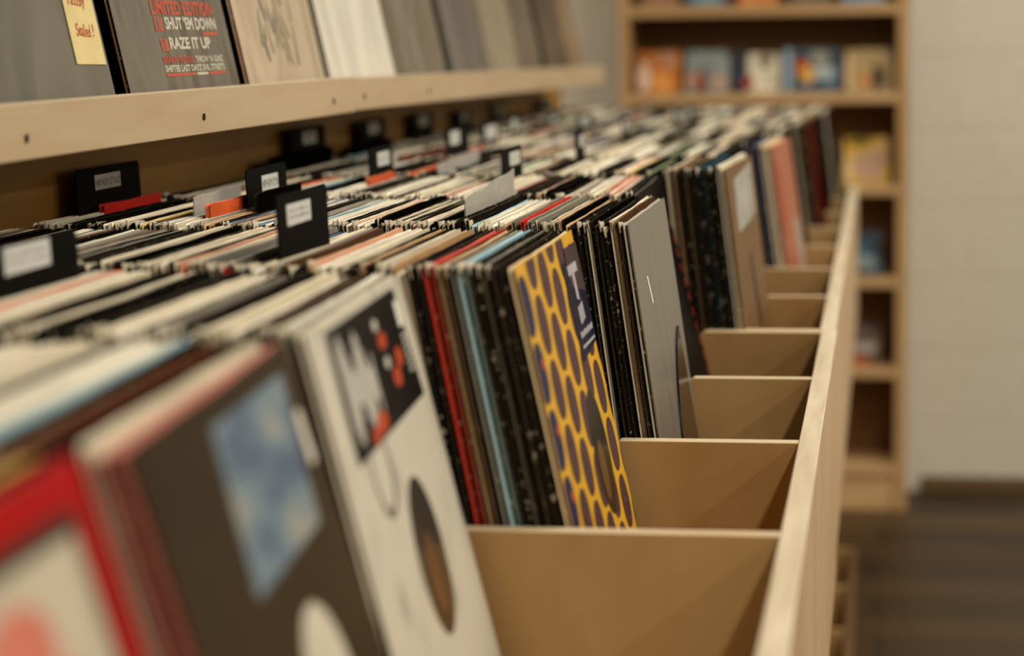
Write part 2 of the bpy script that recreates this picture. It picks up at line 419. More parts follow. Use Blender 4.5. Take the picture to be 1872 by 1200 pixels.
SLOT = {  # slot: top x near, far, lean, dz of tops, (colour, thickness mm) from the front backwards
 -2: (-.280, -.2874, 17, .008, [('black', 5), ('char', 5), ('gold', 3), ('black', 6), ('tan', 4)]),
 -1: (-.2845, -.3056, 17, .001, [('pink', 9), ('cream', 3), ('black', 9), ('black', 8), ('maroon', 7), ('brown', 6), ('black', 6), ('char', 4), ('sky', 7), ('white', 8), ('cream', 8), ('white', 8), ('cream', 6), ('black', 7), ('char', 6), ('grey', 7), ('cream', 8)]),
  0: (-.3066, -.321, 14, -.001, [('grey', 6), ('white', 6), ('char', 5), ('brown', 5), ('black', 4), ('cream', 7), ('white', 7), ('cream', 7), ('white', 6), ('cream', 4), ('char', 5), ('black', 6), ('char', 5), ('orange', 3), ('grey', 4), ('black', 6), ('cream', 6), ('white', 7), ('cream', 6), ('char', 4), ('black', 6), ('char', 5), ('black', 6), ('grey', 4), ('black', 6), ('char', 5), ('cream', 8), ('white', 5), ('char', 5)]),
  1: (-.2498, -.2519, 12, -.001, [('black', 6), ('char', 4), ('black', 5), ('grey', 2), ('black', 5), ('char', 4), ('sky', 7), ('grey', 4), ('char', 3), ('tan', 5), ('brown', 3), ('red', 7), ('char', 4), ('black', 6), ('cream', 7), ('tan', 5), ('char', 5), ('cream', 4), ('black', 7), ('tan', 4), ('black', 6), ('char', 4), ('cream', 7), ('white', 7), ('cream', 8), ('peach', 3), ('cream', 7), ('char', 5), ('brown', 3), ('grey', 5), ('cream', 7), ('white', 7), ('cream', 7), ('blue', 4), ('char', 3), ('grey', 4), ('red', 2.5), ('peach', 5), ('grey', 6), ('navy', 3), ('grey', 6), ('cream', 5), ('orange', 4), ('peach', 4), ('char', 4), ('cream', 5), ('brown', 4), ('cream', 5), ('char', 5), ('grey', 4), ('black', 5), ('char', 5), ('black', 5), ('char', 4), ('cream', 6), ('black', 6), ('black', 6), ('char', 4), ('black', 6), ('char', 4), ('black', 6), ('grey', 3), ('black', 5)]),
  2: (-.2106, -.2093, 8, .000, [('char', 3), ('brown', 2.5), ('cream', 4), ('black', 4), ('black', 4), ('char', 3), ('black', 4), ('cream', 3), ('char', 3), ('black', 5), ('black', 4), ('tan', 4), ('black', 3), ('tan', 4), ('char', 3), ('grey', 4), ('cream', 2.5), ('black', 3), ('grey', 4), ('white', 3), ('grey', 3), ('pink', 2.5), ('red', 2.5), ('char', 4), ('grey', 3), ('char', 3), ('tan', 3), ('cream', 5), ('white', 5), ('peach', 3), ('white', 4), ('cream', 4), ('sky', 5), ('black', 4), ('char', 4), ('black', 5), ('char', 4), ('black', 4), ('grey', 2.5), ('black', 5), ('char', 4), ('black', 4), ('cream', 4), ('white', 4), ('peach', 3), ('char', 3), ('green', 2.5), ('char', 4), ('cream', 4), ('black', 4), ('cream', 3), ('char', 5), ('black', 4), ('char', 3), ('cream', 5), ('white', 5), ('peach', 4), ('cream', 5), ('char', 4), ('black', 4)]),
  3: (-.2400, -.2480, 14, .000, [('black', 4), ('char', 3), ('black', 4), ('cream', 5), ('pink', 2), ('cream', 5), ('red', 3), ('char', 3), ('cream', 6), ('orange', 2.5), ('white', 5), ('cream', 5), ('grey', 6), ('grey', 5), ('cream', 6), ('black', 4), ('char', 5)]),
  4: (-.1775, -.1666, 7, .004, [('white', 5), ('black', 5), ('black', 4), ('char', 3), ('teal', 4), ('black', 6), ('char', 3), ('black', 5), ('tan', 3), ('black', 5), ('char', 4), ('tan', 3), ('brown', 4), ('cream', 3), ('char', 5), ('black', 6), ('black', 5), ('green', 5), ('black', 6), ('char', 5), ('gold', 5), ('cream', 6)]),
  5: (-.2000, -.1980, 7, .004, [('char', 4), ('black', 4)]),
  6: (-.1588, -.1453, 8, -.004, [('cream', 5), ('gold', 3), ('cream', 3), ('navy', 6), ('teal', 4), ('brown', 4), ('navy', 6), ('black', 4), ('brown', 4), ('char', 5)]),
  7: (-.1560, -.1540, 8, .000, [('cream', 5), ('black', 8), ('char', 4), ('brown', 4)]),
  8: (-.1340, -.1300, 8, .000, [('black', 6), ('brown', 4), ('cream', 5), ('char', 4), ('black', 7), ('black', 6)]),
  9: (-.1290, -.1240, 7, .000, [('brown', 4), ('maroon', 5), ('cream', 4), ('char', 5)]),
 10: (-.1150, -.1100, 7, .000, [('char', 5), ('cream', 4), ('brown', 5)]),
}
FRONTNAME = {-2: 'red-bordered white album', -1: 'brown album with the blue picture', 0: 'white album with the black label', 1: 'yellow album with purple dots',
             2: 'plain silver-grey album', 3: 'dark album with red lettering', 4: 'brown album with the pale grey label', 5: 'dark sleeve', 6: 'orange album', 7: 'glossy black sleeve', 8: 'dark maroon album', 9: 'black end-slot album', 10: 'farthest charcoal album'}
def next_colour(prev):
    if R.random() < .42 and prev in ('cream', 'white', 'black', 'char', 'grey'): 
        return {'cream': 'white', 'white': 'cream', 'black': 'char', 'char': 'black', 'grey': 'grey'}[prev] if R.random() < .5 else prev
    return R.choices(['cream', 'white', 'black', 'char', 'grey', 'tan', 'brown', 'red', 'orange', 'peach', 'pink', 'sky', 'blue', 'navy', 'green', 'gold', 'teal'],
                     [24, 16, 24, 20, 10, 4, 4, 1.6, 2.2, 2.4, 1.6, 1.2, 1, .8, .7, .9, .6])[0]
NIND = {-2: 6, -1: 17, 0: 45, 1: 200, 2: 200, 3: 17, 4: 20, 5: 0, 6: 10, 7: 3, 8: 6, 9: 3, 10: 3}
VISX = {-2: -.345, -1: -.452, 0: -.600, 1: -.745, 2: -.745}
stuffG = Geo(); SM = []   # everything not built singly
def stuff_mi(m):
    if m not in SM: SM.append(m)
    return SM.index(m)
n_ind = 0
front_M = {}
for k, (xn, xf, lean, dz, cols) in SLOT.items():
    yn0 = DY(k) + .022; y_lim = .0
    M, S = sleeve_matrix(xn, xf, yn0, lean, ZT + dz, ZF)
    front_M[k] = (M, S)
    x = xn - .0035; skew = xf - xn; i = 0; prev = 'black'
    total = abs(-.733 - xn)
    while True:
        if i < len(cols): col, tmm = cols[i]
        else:
            col = next_colour(prev); tmm = R.choice((3, 3.5, 4, 4.5, 5, 5.5, 6))
        prev = col; t = tmm / 1000
        u = abs(x - xn) / total
        if x - t < -.7345: break
        xc_ = x - t / 2; ln = lean + (2.5 - lean) * min(1, u * 1.0)
        jit = R.uniform(-.002, .006); sk = skew * max(0, 1 - u * 4) 
        zt = ZT + dz * max(0, 1 - u * 3) + R.uniform(-.002, .0015) - (R.random() < .06) * .004
        Mi, Si = sleeve_matrix(xc_, xc_ + sk, yn0 + jit, ln, zt, ZF)
        ind = i < NIND[k] and x > VISX.get(k, -9)
        if ind:
            me = sleeve_mesh(t, Si, R.randrange(10), col)
            o = bpy.data.objects.new('record_sleeve', me); COL.objects.link(o); o.matrix_world = Mi
            word = PAL[col][2]
            tag(o, f"{'thick' if tmm >= 6 else 'thin' if tmm < 4 else 'worn'} {word} record sleeve, {ordinal(i + 1)} behind the {FRONTNAME[k]}", 'record', 'record sleeves packed in the bins')
            n_ind += 1
            if k >= 0 and R.random() < .6:
                f = bpy.data.objects.new('inner_sleeve', R.choice(FLECK)); COL.objects.link(f); f.parent = o
                f.location = (R.uniform(-.0005, .0005) , 0, Si); f['label'] = 'crumpled pale inner sleeve corner'
        else:
            V, F, Mi_ = sleeve_geo(t, .312 - R.random() * .003, Si, R.randrange(9999))
            n0 = len(stuffG.v); stuffG.v += [Mi @ Vector(v) for v in V]
            mm = [stuff_mi(MB[col]), stuff_mi(MR[col]), stuff_mi(GROOVE if col not in ('cream', 'white') else MR['grey'])]
            for f, m in zip(F, Mi_): stuffG.f.append(tuple(n0 + a for a in f)); stuffG.m.append(mm[m])
            if R.random() < .5:
                me = R.choice(FLECK); n0 = len(stuffG.v)
                stuffG.v += [Mi @ (v.co + Vector((0, 0, Si))) for v in me.vertices]
                for p in me.polygons: stuffG.f.append(tuple(n0 + a for a in p.vertices)); stuffG.m.append(stuff_mi(PAPER))
        x -= t + R.choice((.0002, .0003, .0006))
        i += 1
o = stuffG.obj('packed_record_sleeves', SM)
tag(o, 'dense packed record sleeves filling the farther bins back to the plywood panel', 'records', None, 'stuff')
print('individual sleeves', n_ind)

# ---------------------------------------------------------------- front albums with their printed covers
def cover(k, name, body, rim, label, t=.0045, group='albums facing out at the front of each bin'):
    M, S = front_M[k]
    V, F, Mm = sleeve_geo(t, .312, S, 500 + k, .0004)
    o = mesh_obj(name, V, F, [body, rim, GROOVE], None, Mm)
    bm = bmesh.new(); bm.from_mesh(o.data); bmesh.ops.recalc_face_normals(bm, faces=bm.faces); bm.to_mesh(o.data); bm.free()
    o.matrix_world = M; tag(o, label, 'album', group)
    return o, S, t / 2
def art(parent, S, x, name, mat, polys, layer=1, label=None):
    g = Geo(); xx = x + .00025 * layer
    for p in polys: g.poly([(xx, u, S - v) for u, v in p])
    o = mesh_obj(name, g.v, g.f, mat, parent)
    bm = bmesh.new(); bm.from_mesh(o.data)
    for f in bm.faces:
        f.normal_update()
        if f.normal.x < 0: f.normal_flip()
    bm.to_mesh(o.data); bm.free()
    if label: o['label'] = label
    return o
def circ(u, v, r, n=24, sq=1.0, ru=None):
    out = []
    for i in range(n):
        a = i * PI2 / n; c, s = math.cos(a), math.sin(a)
        e = 1 / sq
        out.append((u + (ru or r) * math.copysign(abs(c) ** e, c), v + r * math.copysign(abs(s) ** e, s)))
    return out
def rect(u0, v0, u1, v1): return [(u0, v0), (u1, v0), (u1, v1), (u0, v1)]
def ring(u, v, r0, r1, n=32, ku=1):
    return [[(u + r0 * ku * math.cos(a), v + r0 * math.sin(a)), (u + r1 * ku * math.cos(a), v + r1 * math.sin(a)), (u + r1 * ku * math.cos(b), v + r1 * math.sin(b)), (u + r0 * ku * math.cos(b), v + r0 * math.sin(b))]
            for a, b in [(i * PI2 / n, (i + 1) * PI2 / n) for i in range(n)]]

# slot -2: red bordered album
body = plain('red_card', (158, 2, 0), .6, .08); pane = plain('cream_print', (178, 168, 146), .6, .2, .15, (9, 9, 9))
o, S, x = cover(-2, 'record_album', body, plain('red_rim', (160, 8, 3)), 'red-bordered album with white panel, blurred at the near left corner')
art(o, S, x, 'dark_keyline', plain('keyline', (46, 36, 30), .6, .1), [rect(.018, .016, .292, .29)], 1)
art(o, S, x, 'white_panel', pane, [rect(.026, .024, .284, .282)], 2)
art(o, S, x, 'pink_print', plain('pink_print', (190, 110, 92), .6, .2, .2, (30, 30, 30)), [circ(.21, .05, .016, ru=.03), circ(.235, .075, .014, ru=.026), circ(.12, .06, .03)], 3)
art(o, S, x, 'red_corner_block', body, [[(.026, .085), (.085, .085), (.085, .282), (.026, .282)]], 3)
# slot -1: brown sleeve with blue picture
body = plain('brown_grey_card', (56, 44, 28), .5, .04, .25, (4, 3, 8)); rimp = plain('pink_rim', (196, 108, 92), .5)
o, S, x = cover(-1, 'record_album', body, rimp, 'brown-grey album in clear film with a blue picture, out of focus in front')
def blue_mat():
    m = NT('blue_picture'); m.b.inputs['Roughness'].default_value = .5
    nz = m.n('ShaderNodeTexNoise', i_Scale=1.0, i_Detail=3.0); m.l(m.coords((14, 14, 30)), nz.inputs['Vector'])
    m.l(m.ramp(nz.outputs[0], [(.36, lin((62, 82, 108))), (.5, lin((98, 120, 134))), (.64, lin((140, 142, 132)))]), m.b.inputs['Base Color']); return m.m
art(o, S, x, 'blue_picture', blue_mat(), [[(.125, .014), (.285, .013), (.262, .088), (.11, .090)]], 1)
art(o, S, x, 'price_sticker', plain('sticker', (206, 200, 184)), [rect(.283, .034, .297, .062)], 2, 'small white sticker')
art(o, S, x, 'round_print', plain('disc_print', (196, 188, 168)), [circ(.185, .158, .046, 32)], 2)
# slot 0: white album
def white_cover():
    m = NT('white_burst_card'); m.b.inputs['Roughness'].default_value = .45; m.b.inputs['Specular IOR Level'].default_value = .3
    vo = m.n('ShaderNodeTexVoronoi', i_Scale=1.0); vo.feature = 'F1'; m.l(m.coords((10, 24, 17)), vo.inputs['Vector'])
    nz = m.n('ShaderNodeTexNoise', i_Scale=1.0, i_Detail=4.0); m.l(m.coords((20, 30, 12)), nz.inputs['Vector'])
    ad = m.n('ShaderNodeMath', operation='ADD'); m.l(vo.outputs['Distance'], ad.inputs[0]); m.l(nz.outputs[0], ad.inputs[1])
    m.l(m.ramp(ad.outputs[0], [(.50, lin((146, 142, 134))), (.74, lin((190, 184, 168))), (.95, lin((200, 194, 176)))]), m.b.inputs['Base Color']); return m.m
o, S, x = cover(0, 'record_album', white_cover(), plain('white_rim', (222, 212, 188)), 'white patterned album with black corner label and round centre hole')
blk = plain('label_black', (20, 14, 10), .5, .08)
lab = art(o, S, x, 'black_label', blk, [[(.047, .006), (.277, .006), (.290, .080), (.044, .084)]], 1, 'black square label with white and orange print')
wt = plain('print_white', (188, 184, 172)); orr = plain('print_orange', (176, 62, 18))
star = []
for i in range(28):
    a = i * PI2 / 28; rr = (1.0 if i % 2 else .78) * (1 + .15 * math.sin(3 * a))
    star.append((.104 + .046 * rr * math.cos(a), .046 + .030 * rr * math.sin(a)))
bars = []
rr_ = random.Random(3)
for i in range(17):
    u = .060 + i * .0055; hgt = (.020 + .012 * math.sin(i * .75 + .3)) ; c = .043 + .0012 * i * .4
    bars.append([(u, c - hgt), (u + .0046, c - hgt - .002), (u + .0046, c + hgt), (u, c + hgt * 1.05)])
art(o, S, x, 'white_graffiti_print', wt, bars, 2)
art(o, S, x, 'orange_print', orr, [circ(.196, .031, .0055, ru=.013)], 3)
for cu, cv, c1, c2 in ((.236, .047, .0065, .012), (.216, .057, .0065, .013), (.135, .073, .0065, .018), (.110, .077, .005, .012)): art(o, S, x, 'orange_print', orr, [circ(cu, cv, c1, ru=c2)], 3)
art(o, S, x, 'small_white_print', wt, [rect(.262, .036 + j * .0045, .276, .0385 + j * .0045) for j in range(6)], 3)
for cu, cv in ((.186, .020), (.196, .045)): art(o, S, x, 'white_letter_shape', wt, [circ(cu, cv, .004, ru=.008)], 3)
art(o, S, x, 'price_sticker', plain('sticker_white', (226, 222, 210)), [rect(.262, .014, .276, .031)], 4, 'small white sticker')
art(o, S, x, 'grey_ring_print', plain('ring_grey', (104, 96, 84)), ring(.100, .094, .026, .0315, ku=.9), 1)
hole = plain('record_label_dark', (52, 42, 30), .25, .5, .5, (9, 9, 16))
art(o, S, x, 'centre_hole', hole, [circ(.176, .166, .0505, 40, ru=.043)], 1, 'round hole showing the dark record')
art(o, S, x, 'record_label', plain('label_brown', (96, 62, 32), .4, .3, .4, (30, 30, 30)), [circ(.171, .176, .026, 30, ru=.020)], 2)
# slot 1: yellow album
yel = plain('yellow_card', (212, 162, 40), .5, .15); 
def dots_mat(c1, c2):
    m = NT('dotted_purple'); m.b.inputs['Roughness'].default_value = .5; m.b.inputs['Specular IOR Level'].default_value = .12
    nz = m.n('ShaderNodeTexNoise', i_Scale=1.0, i_Detail=6.0, i_Roughness=.8); m.l(m.coords((200, 300, 300)), nz.inputs['Vector'])
    m.l(m.ramp(nz.outputs[0], [(.42, lin(c1)), (.6, lin(c2))]), m.b.inputs['Base Color']); return m.m
o, S, x = cover(1, 'record_album', yel, plain('cream_rim', (222, 196, 150)), 'yellow album covered with purple dots and a navy corner label')
pur, nav = [], []
pu, pv = .0520, .0480
for ci in range(7):
    for ri in range(-1, 8):
        u = .016 + ci * pu; v = .030 + ri * pv - (ci % 2) * pv * .5 - ci * .0045
        if v < -.01 or v > S: continue
        c = circ(u, v, .0222, 24, 1.2, ru=.0205)
        c = [(min(max(a, .0015), .3105), min(max(b, .0015), S - .001)) for a, b in c]
        (nav if ci == 0 else pur).append(c)
art(o, S, x, 'purple_dots', dots_mat((58, 36, 44), (96, 66, 64)), pur, 1)
art(o, S, x, 'navy_dots', dots_mat((20, 20, 52), (44, 46, 84)), nav, 1)
art(o, S, x, 'orange_flecks', plain('fleck_orange', (206, 82, 30)), [circ(.027, .030 + j * pv - .005, .0045, 10) for j in range(1, 6)], 2)
art(o, S, x, 'navy_label', plain('navy_block', (22, 20, 46), .5, .12), [[(.212, .020), (.310, .020), (.310, .0925), (.2155, .099)]], 3, 'navy corner label with pale print')
art(o, S, x, 'plum_band', plain('plum_block', (72, 56, 56), .5, .15), [[(.236, .010), (.310, .010), (.310, .052), (.236, .040)]], 4)
pw = plain('print_lavender', (172, 166, 170))
art(o, S, x, 'pale_print', pw, [rect(.232, .024, .285, .032), [(.250, .032), (.263, .032), (.263, .054), (.250, .052)], rect(.243, .058, .2515, .072), rect(.2535, .057, .262, .071), rect(.264, .056, .272, .070)] +
    [rect(.228 + j * .0105, .0765 + (j % 2) * .0008, .2365 + j * .0105, .0815) for j in range(7)] + [rect(.226, .0875, .300, .0898)], 5)
art(o, S, x, 'centre_hole', plain('record_black', (24, 18, 10), .3, .2, .4, (6, 6, 8)), [circ(.2075, .169, .0500, 40, ru=.038)], 2, 'round hole showing the black record')
art(o, S, x, 'record_label', plain('label_olive', (96, 70, 26), .4), [circ(.196, .182, .024, 30, ru=.016)], 3)
# slot 2: silver album
def silver():
    m = NT('silver_card'); m.b.inputs['Roughness'].default_value = .34; m.b.inputs['Metallic'].default_value = .25; m.b.inputs['Specular IOR Level'].default_value = .5
    nz = m.n('ShaderNodeTexNoise', i_Scale=1.0, i_Detail=4.0); m.l(m.coords((10, 60, 4)), nz.inputs['Vector'])
    m.l(m.ramp(nz.outputs[0], [(.3, lin((108, 104, 95))), (.7, lin((124, 120, 110)))]), m.b.inputs['Base Color']); return m.m
o, S, x = cover(2, 'record_album', silver(), plain('silver_rim', (176, 168, 150)), 'plain silver-grey album with a thin white sticker and a record sliding out')
art(o, S, x, 'price_sticker', plain('sticker_thin', (222, 220, 210)), [[(.074, .053), (.083, .053), (.098, .078), (.090, .079)]], 1, 'thin white sticker')
g = Geo(); n = 28
arcp = [(.300 + .150 * math.cos(a), S - .262 + .150 * math.sin(a)) for a in [math.pi * (.60 + .52 * i / n) for i in range(n + 1)]]
arcp = [(min(u, .3085), max(v, .004)) for u, v in arcp] + [(.3085, .004)]
g.prism(arcp, 0, x + .0004, x + .0022); g.obj('vinyl_record', [plain('vinyl', (12, 11, 11), .2, .6)], o)['label'] = 'glossy black record edge'
# slot 3
o, S, x = cover(3, 'record_album', plain('dark_card', (14, 10, 8), .5, .02, .4, (30, 30, 30)), plain('dark_rim', (70, 60, 48)), 'dark glossy album with red lettering right behind the silver-grey one', .004)
art(o, S, x, 'red_print', dots_mat((150, 44, 18), (60, 30, 18)), [rect(.283, .05 + j * .017, .300, .060 + j * .017) for j in range(11)], 1)
# slot 4
o, S, x = cover(4, 'record_album', plain('brown_card', (110, 80, 46), .55, .25, .12, (9, 9, 9)), plain('brown_rim', (190, 168, 132)), 'brown cardboard album with a large pale grey label and dark slot', .006)
art(o, S, x, 'grey_label', plain('grey_label_print', (160, 158, 148), .5, .3, .2, (40, 40, 40)), [[(.070, .017), (.252, .009), (.240, .074), (.060, .079)]], 1)
art(o, S, x, 'pale_side_label', plain('pale_label', (176, 172, 158)), [[(.262, .008), (.288, .007), (.283, .070), (.258, .073)]], 1)
g = Geo(); g.prism([(.150, S - .113), (.160, S - .112), (.178, S - .150), (.190, S - .205), (.176, S - .206), (.162, S - .160)], 0, x + .0003, x + .001); g.obj('dark_slot', [plain('slot_dark', (14, 12, 12), .4)], o)
# slots 5 .. 10
o, S, x = cover(5, 'record_album', MB['char'], MR['char'], 'charcoal album hidden low behind the brown cardboard one')
o, S, x = cover(6, 'record_album', plain('orange_card', (160, 90, 58), .5, .3, .15, (5, 9, 9)), plain('orange_rim', (222, 160, 124)), 'orange album with red and grey patches in the farther bins')
art(o, S, x, 'red_patch', plain('red_patch', (158, 60, 32), .5, .2, .2), [[(.020, .030), (.07, .02), (.10, .10), (.05, .14), (.02, .13)]], 1)
art(o, S, x, 'grey_patch', plain('grey_patch', (160, 140, 124), .5, .2, .2), [[(.19, .12), (.29, .13), (.305, .30), (.16, .30)]], 1)
cover(7, 'record_album', MB['black'], MR['black'], 'glossy black album in the bin beyond the orange album')
o, S, x = cover(8, 'record_album', MB['maroon'], MR['brown'], 'dark maroon album far along the bins')
o, S, x = cover(9, 'record_album', MB['black'], MR['tan'], 'black album near the far end of the bins')
o, S, x = cover(10, 'record_album', MB['char'], MR['cream'], 'farthest charcoal album in the last bin slot')

# ---------------------------------------------------------------- black divider cards with labels
def divider_card(X, y0, y1, ztop, ly0, ly1, lz0, lz1, label, text=None, lean=2.5, kslot=1):
    """full-width plastic divider between sleeves with a raised tab that carries a paper label"""
    ya = DY(kslot) + .019; yb = ya + .318
    g = Geo(); zt = CH + ztop; r = .006; zm = ZT - .006
    y0 = max(y0, ya); y1 = min(y1, DY(kslot + 1) + .014); ly1 = min(ly1, y1 - .01)
    pts = [(ya, ZF), (yb, ZF), (yb, zm), (y1, zm)]
    for a in (0, 30, 60, 90): pts.append((y1 - r + r * math.cos(rad(a)), zt - r + r * math.sin(rad(a))))
    for a in (90, 120, 150, 180): pts.append((y0 + r + r * math.cos(rad(a)), zt - r + r * math.sin(rad(a))))
    if y0 > ya + .001: pts += [(y0, zm), (ya, zm)]
    else: pts += [(ya, zm)]
    root = empty('divider_card', (X, ya, ZF)); tag(root, label, 'divider card', 'black divider cards standing among the records')
    L = rad(lean); root.rotation_euler = (0, -L, 0)
    top = (zt - ZF)
    root.location = (X + math.sin(L) * top, ya, ZF)
    g.prism([(p[0] - ya, (p[1] - ZF) / math.cos(L)) for p in pts], 0, -.0007, .0007)
    g.obj('card', [CARDM], root)
    def zz(z): return (CH + z - ZF) / math.cos(L)
    q = Geo(); q.box((.0007, ly0 - ya, zz(lz0)), (.0010, ly1 - ya, zz(lz1))); lb = q.obj('paper_label', [LABM], root)
    w_, h_ = ly1 - ly0, zz(lz1) - zz(lz0)
    if text:
        lettering(text, ly0 - ya + w_ * .04, zz(lz0) + h_ * .22, w_ * .92, h_ * .50, INK, lb, .0011, .0, 'lettering')
    else:
        st = Geo(); rr = random.Random(int(y0 * 1000))
        for row in (.30, .60):
            u = .1
            while u < .88:
                du = rr.uniform(.02, .06); hh = rr.uniform(.08, .16)
                st.poly([(.0011, ly0 - ya + w_ * u, zz(lz0) + h_ * row), (.0011, ly0 - ya + w_ * (u + du), zz(lz0) + h_ * row), (.0011, ly0 - ya + w_ * (u + du), zz(lz0) + h_ * (row + hh)), (.0011, ly0 - ya + w_ * u, zz(lz0) + h_ * (row + hh))])
                u += du + rr.uniform(.02, .06)
        st.obj('faint_print', [plain('faint_ink', (130, 130, 126))] , lb)
C = [
 (0, -.527, 1.275, 1.446, -.120, 1.316, 1.394, -.1385, -.1215, 'large blurred black divider card at the left edge of the photo', None),
 (1, -.424, 1.572, 1.721, -.108, 1.598, 1.667, -.1315, -.116, 'black divider card with pale label, left of centre among cream sleeves', None),
 (3, -.562, 2.484, 2.648, -.118, 2.525, 2.587, -.140, -.1245, 'black divider card with an orange sleeve at its foot', None),
 (3, -.410, 2.470, 2.638, -.119, 2.520, 2.592, -.140, -.1255, 'black divider card standing behind the clear plastic sleeve', None),
 (4, -.383, 2.880, 3.020, -.119, 2.917, 2.985, -.138, -.1235, 'narrow-looking black divider card, right of the clear plastic sleeve', None),
 (2, -.585, 2.065, 2.210, -.117, 2.117, 2.176, -.1405, -.1255, 'black divider card reading HIP HOP beside a bright orange sleeve', 'HIP HOP 12" N'),
 (5, -.570, 2.980, 3.150, -.117, 3.010, 3.080, -.139, -.1215, 'blurred black divider card, nearer of the paired middle-row cards', None),
 (6, -.584, 3.335, 3.490, -.120, 3.368, 3.470, -.148, -.1285, 'blurred black divider card with a wide label in the middle row', None),
 (7, -.600, 3.695, 3.800, -.121, 3.712, 3.775, -.148, -.1310, 'small black divider card just right of the wide-labelled middle card', None),
 (2, -.722, 1.985, 2.165, -.112, 2.034, 2.106, -.1335, -.1195, 'black divider card reading HIP HOP 12" N-O against the plywood back', 'HIP HOP 12" N-O'),
 (4, -.725, 2.768, 2.945, -.106, 2.824, 2.895, -.128, -.1125, 'shaded black divider card against the back panel below the lip joint', None),
 (5, -.725, 3.153, 3.318, -.110, 3.205, 3.275, -.131, -.1155, 'shaded black divider card against the back panel, second after the HIP HOP one', None),
 (6, -.725, 3.524, 3.690, -.114, 3.570, 3.640, -.134, -.1185, 'shaded black divider card against the back panel, third after the HIP HOP one', None),
 (7, -.725, 3.910, 4.040, -.120, 3.945, 4.000, -.140, -.1250, 'dim black divider card against the back panel, fourth after the HIP HOP one', None),
 (8, -.725, 4.305, 4.400, -.120, 4.325, 4.380, -.142, -.1270, 'dim black divider card against the back panel, fifth after the HIP HOP one', None),
 (10, -.725, 4.900, 5.060, -.128, 4.94, 5.010, -.149, -.134, 'farthest dim black divider card against the back panel', None),
 (8, -.600, 4.120, 4.303, -.138, 4.17, 4.25, -.152, -.142, 'small far black divider card below the panel end, half sunk in sleeves', None),
 (7, -.500, 3.790, 3.985, -.126, 3.84, 3.93, -.147, -.131, 'small far black divider card directly beyond the narrow-looking one', None),
 (6, -.400, 3.560, 3.640, -.121, 3.575, 3.625, -.142, -.128, 'small black divider card in front of the bookcase left post', None),
 (8, -.360, 4.050, 4.160, -.128, 4.07, 4.13, -.146, -.134, 'tiny far black divider card, nearer of two by the bookcase', None),
 (9, -.360, 4.400, 4.560, -.131, 4.43, 4.51, -.150, -.138, 'tiny far black divider card, farther of two by the bookcase', None),
]
for (ks, X, a, b, zt, la, lb_, lz0, lz1, lab, txt) in C: divider_card(X, a, b, zt, la, lb_, lz0, lz1, lab, txt, kslot=ks)

# clear plastic sleeve sticking up out of slot 3's near side
def film_mat():
    m = NT('clear_plastic'); m.b.inputs['Base Color'].default_value = lin((198, 194, 184)); m.b.inputs['Roughness'].default_value = .3
    m.b.inputs['Alpha'].default_value = .82; m.b.inputs['Specular IOR Level'].default_value = .6
    nz = m.n('ShaderNodeTexNoise', i_Scale=1.0, i_Detail=4.0, i_Distortion=1.5); m.l(m.coords((40, 90, 40)), nz.inputs['Vector']); m.bump(nz.outputs[0], .6, .002)
    return m.m
FILM = film_mat()
def film(name, X, ya, yb, z0, z1, lab, seed, zslope=0.0):
    r = random.Random(seed); V, F = [], []; nx, nz_ = 26, 8
    for s in (0, 1):
        for i in range(nx + 1):
            y = ya + (yb - ya) * i / nx; dx = .0014 * math.sin(i * .5 + seed) + r.uniform(-.0002, .0002)
            for j in range(nz_ + 1):
                z = z0 + (z1 + zslope * (i / nx) + (.0005 * math.sin(i * .5) if j == nz_ else 0) - z0) * j / nz_
                V.append((X + dx * j / nz_ * .6 + (-.0006 if s else .0006), y, CH + z))
    m_ = (nx + 1) * (nz_ + 1)
    for s in (0, 1):
        for i in range(nx):
            for j in range(nz_):
                a = s * m_ + i * (nz_ + 1) + j; q = (a, a + nz_ + 1, a + nz_ + 2, a + 1); F.append(q if s == 0 else q[::-1])
    o = mesh_obj(name, V, F, FILM, None, None, True); tag(o, lab, 'plastic sleeve', 'clear plastic outer sleeves'); return o
film('plastic_sleeve', -.361, 1.975, 2.250, -.20, -.139, 'crumpled clear plastic sleeve standing proud in the middle of the bins', 3, .012)
film('plastic_sleeve', -.510, 2.62, 2.90, -.20, -.143, 'farther clear plastic sleeve left of the upright black card', 5, .004)
film('plastic_sleeve', -.612, 1.985, 2.14, -.20, -.137, 'small clear plastic sleeve beside the orange sleeve at the back', 8, .003)

# tall coloured sleeves that stick up: bright orange pieces near cards
def proud(k, X, col, ztop, t, y_off, lab, W=.312, lean=3.0):
    Mi, Si = sleeve_matrix(X, X, DY(k) + y_off, lean, CH + ztop, ZF)
    V, F, Mm = sleeve_geo(t, W, Si, int(-X * 1000) + k)
    o = mesh_obj('record_sleeve', V, F, [MB[col], MR[col], MR[col]], None, Mm)
    bm = bmesh.new(); bm.from_mesh(o.data); bmesh.ops.recalc_face_normals(bm, faces=bm.faces); bm.to_mesh(o.data); bm.free()
    o.matrix_world = Mi; tag(o, lab, 'record', 'coloured sleeves standing proud'); return o
proud(2, -.594, 'orange', -.142, .005, .095, 'bright orange sleeve standing proud left of the HIP HOP card', .15)
proud(2, -.712, 'red', -.146, .005, .150, 'red-orange sleeve standing proud by the back panel HIP HOP 12" N-O card', .17)
proud(3, -.5520, 'orange', -.147, .004, .200, 'short orange sleeve standing proud at the foot of the upright black card', .13)
proud(2, -.567, 'black', -.137, .004, .160, 'black sleeve standing proud between the HIP HOP card and the pale-labelled card', .16)
proud(4, -.712, 'black', -.134, .006, .030, 'black sleeve leaning against the shaded back panel under the lip joint', .30)
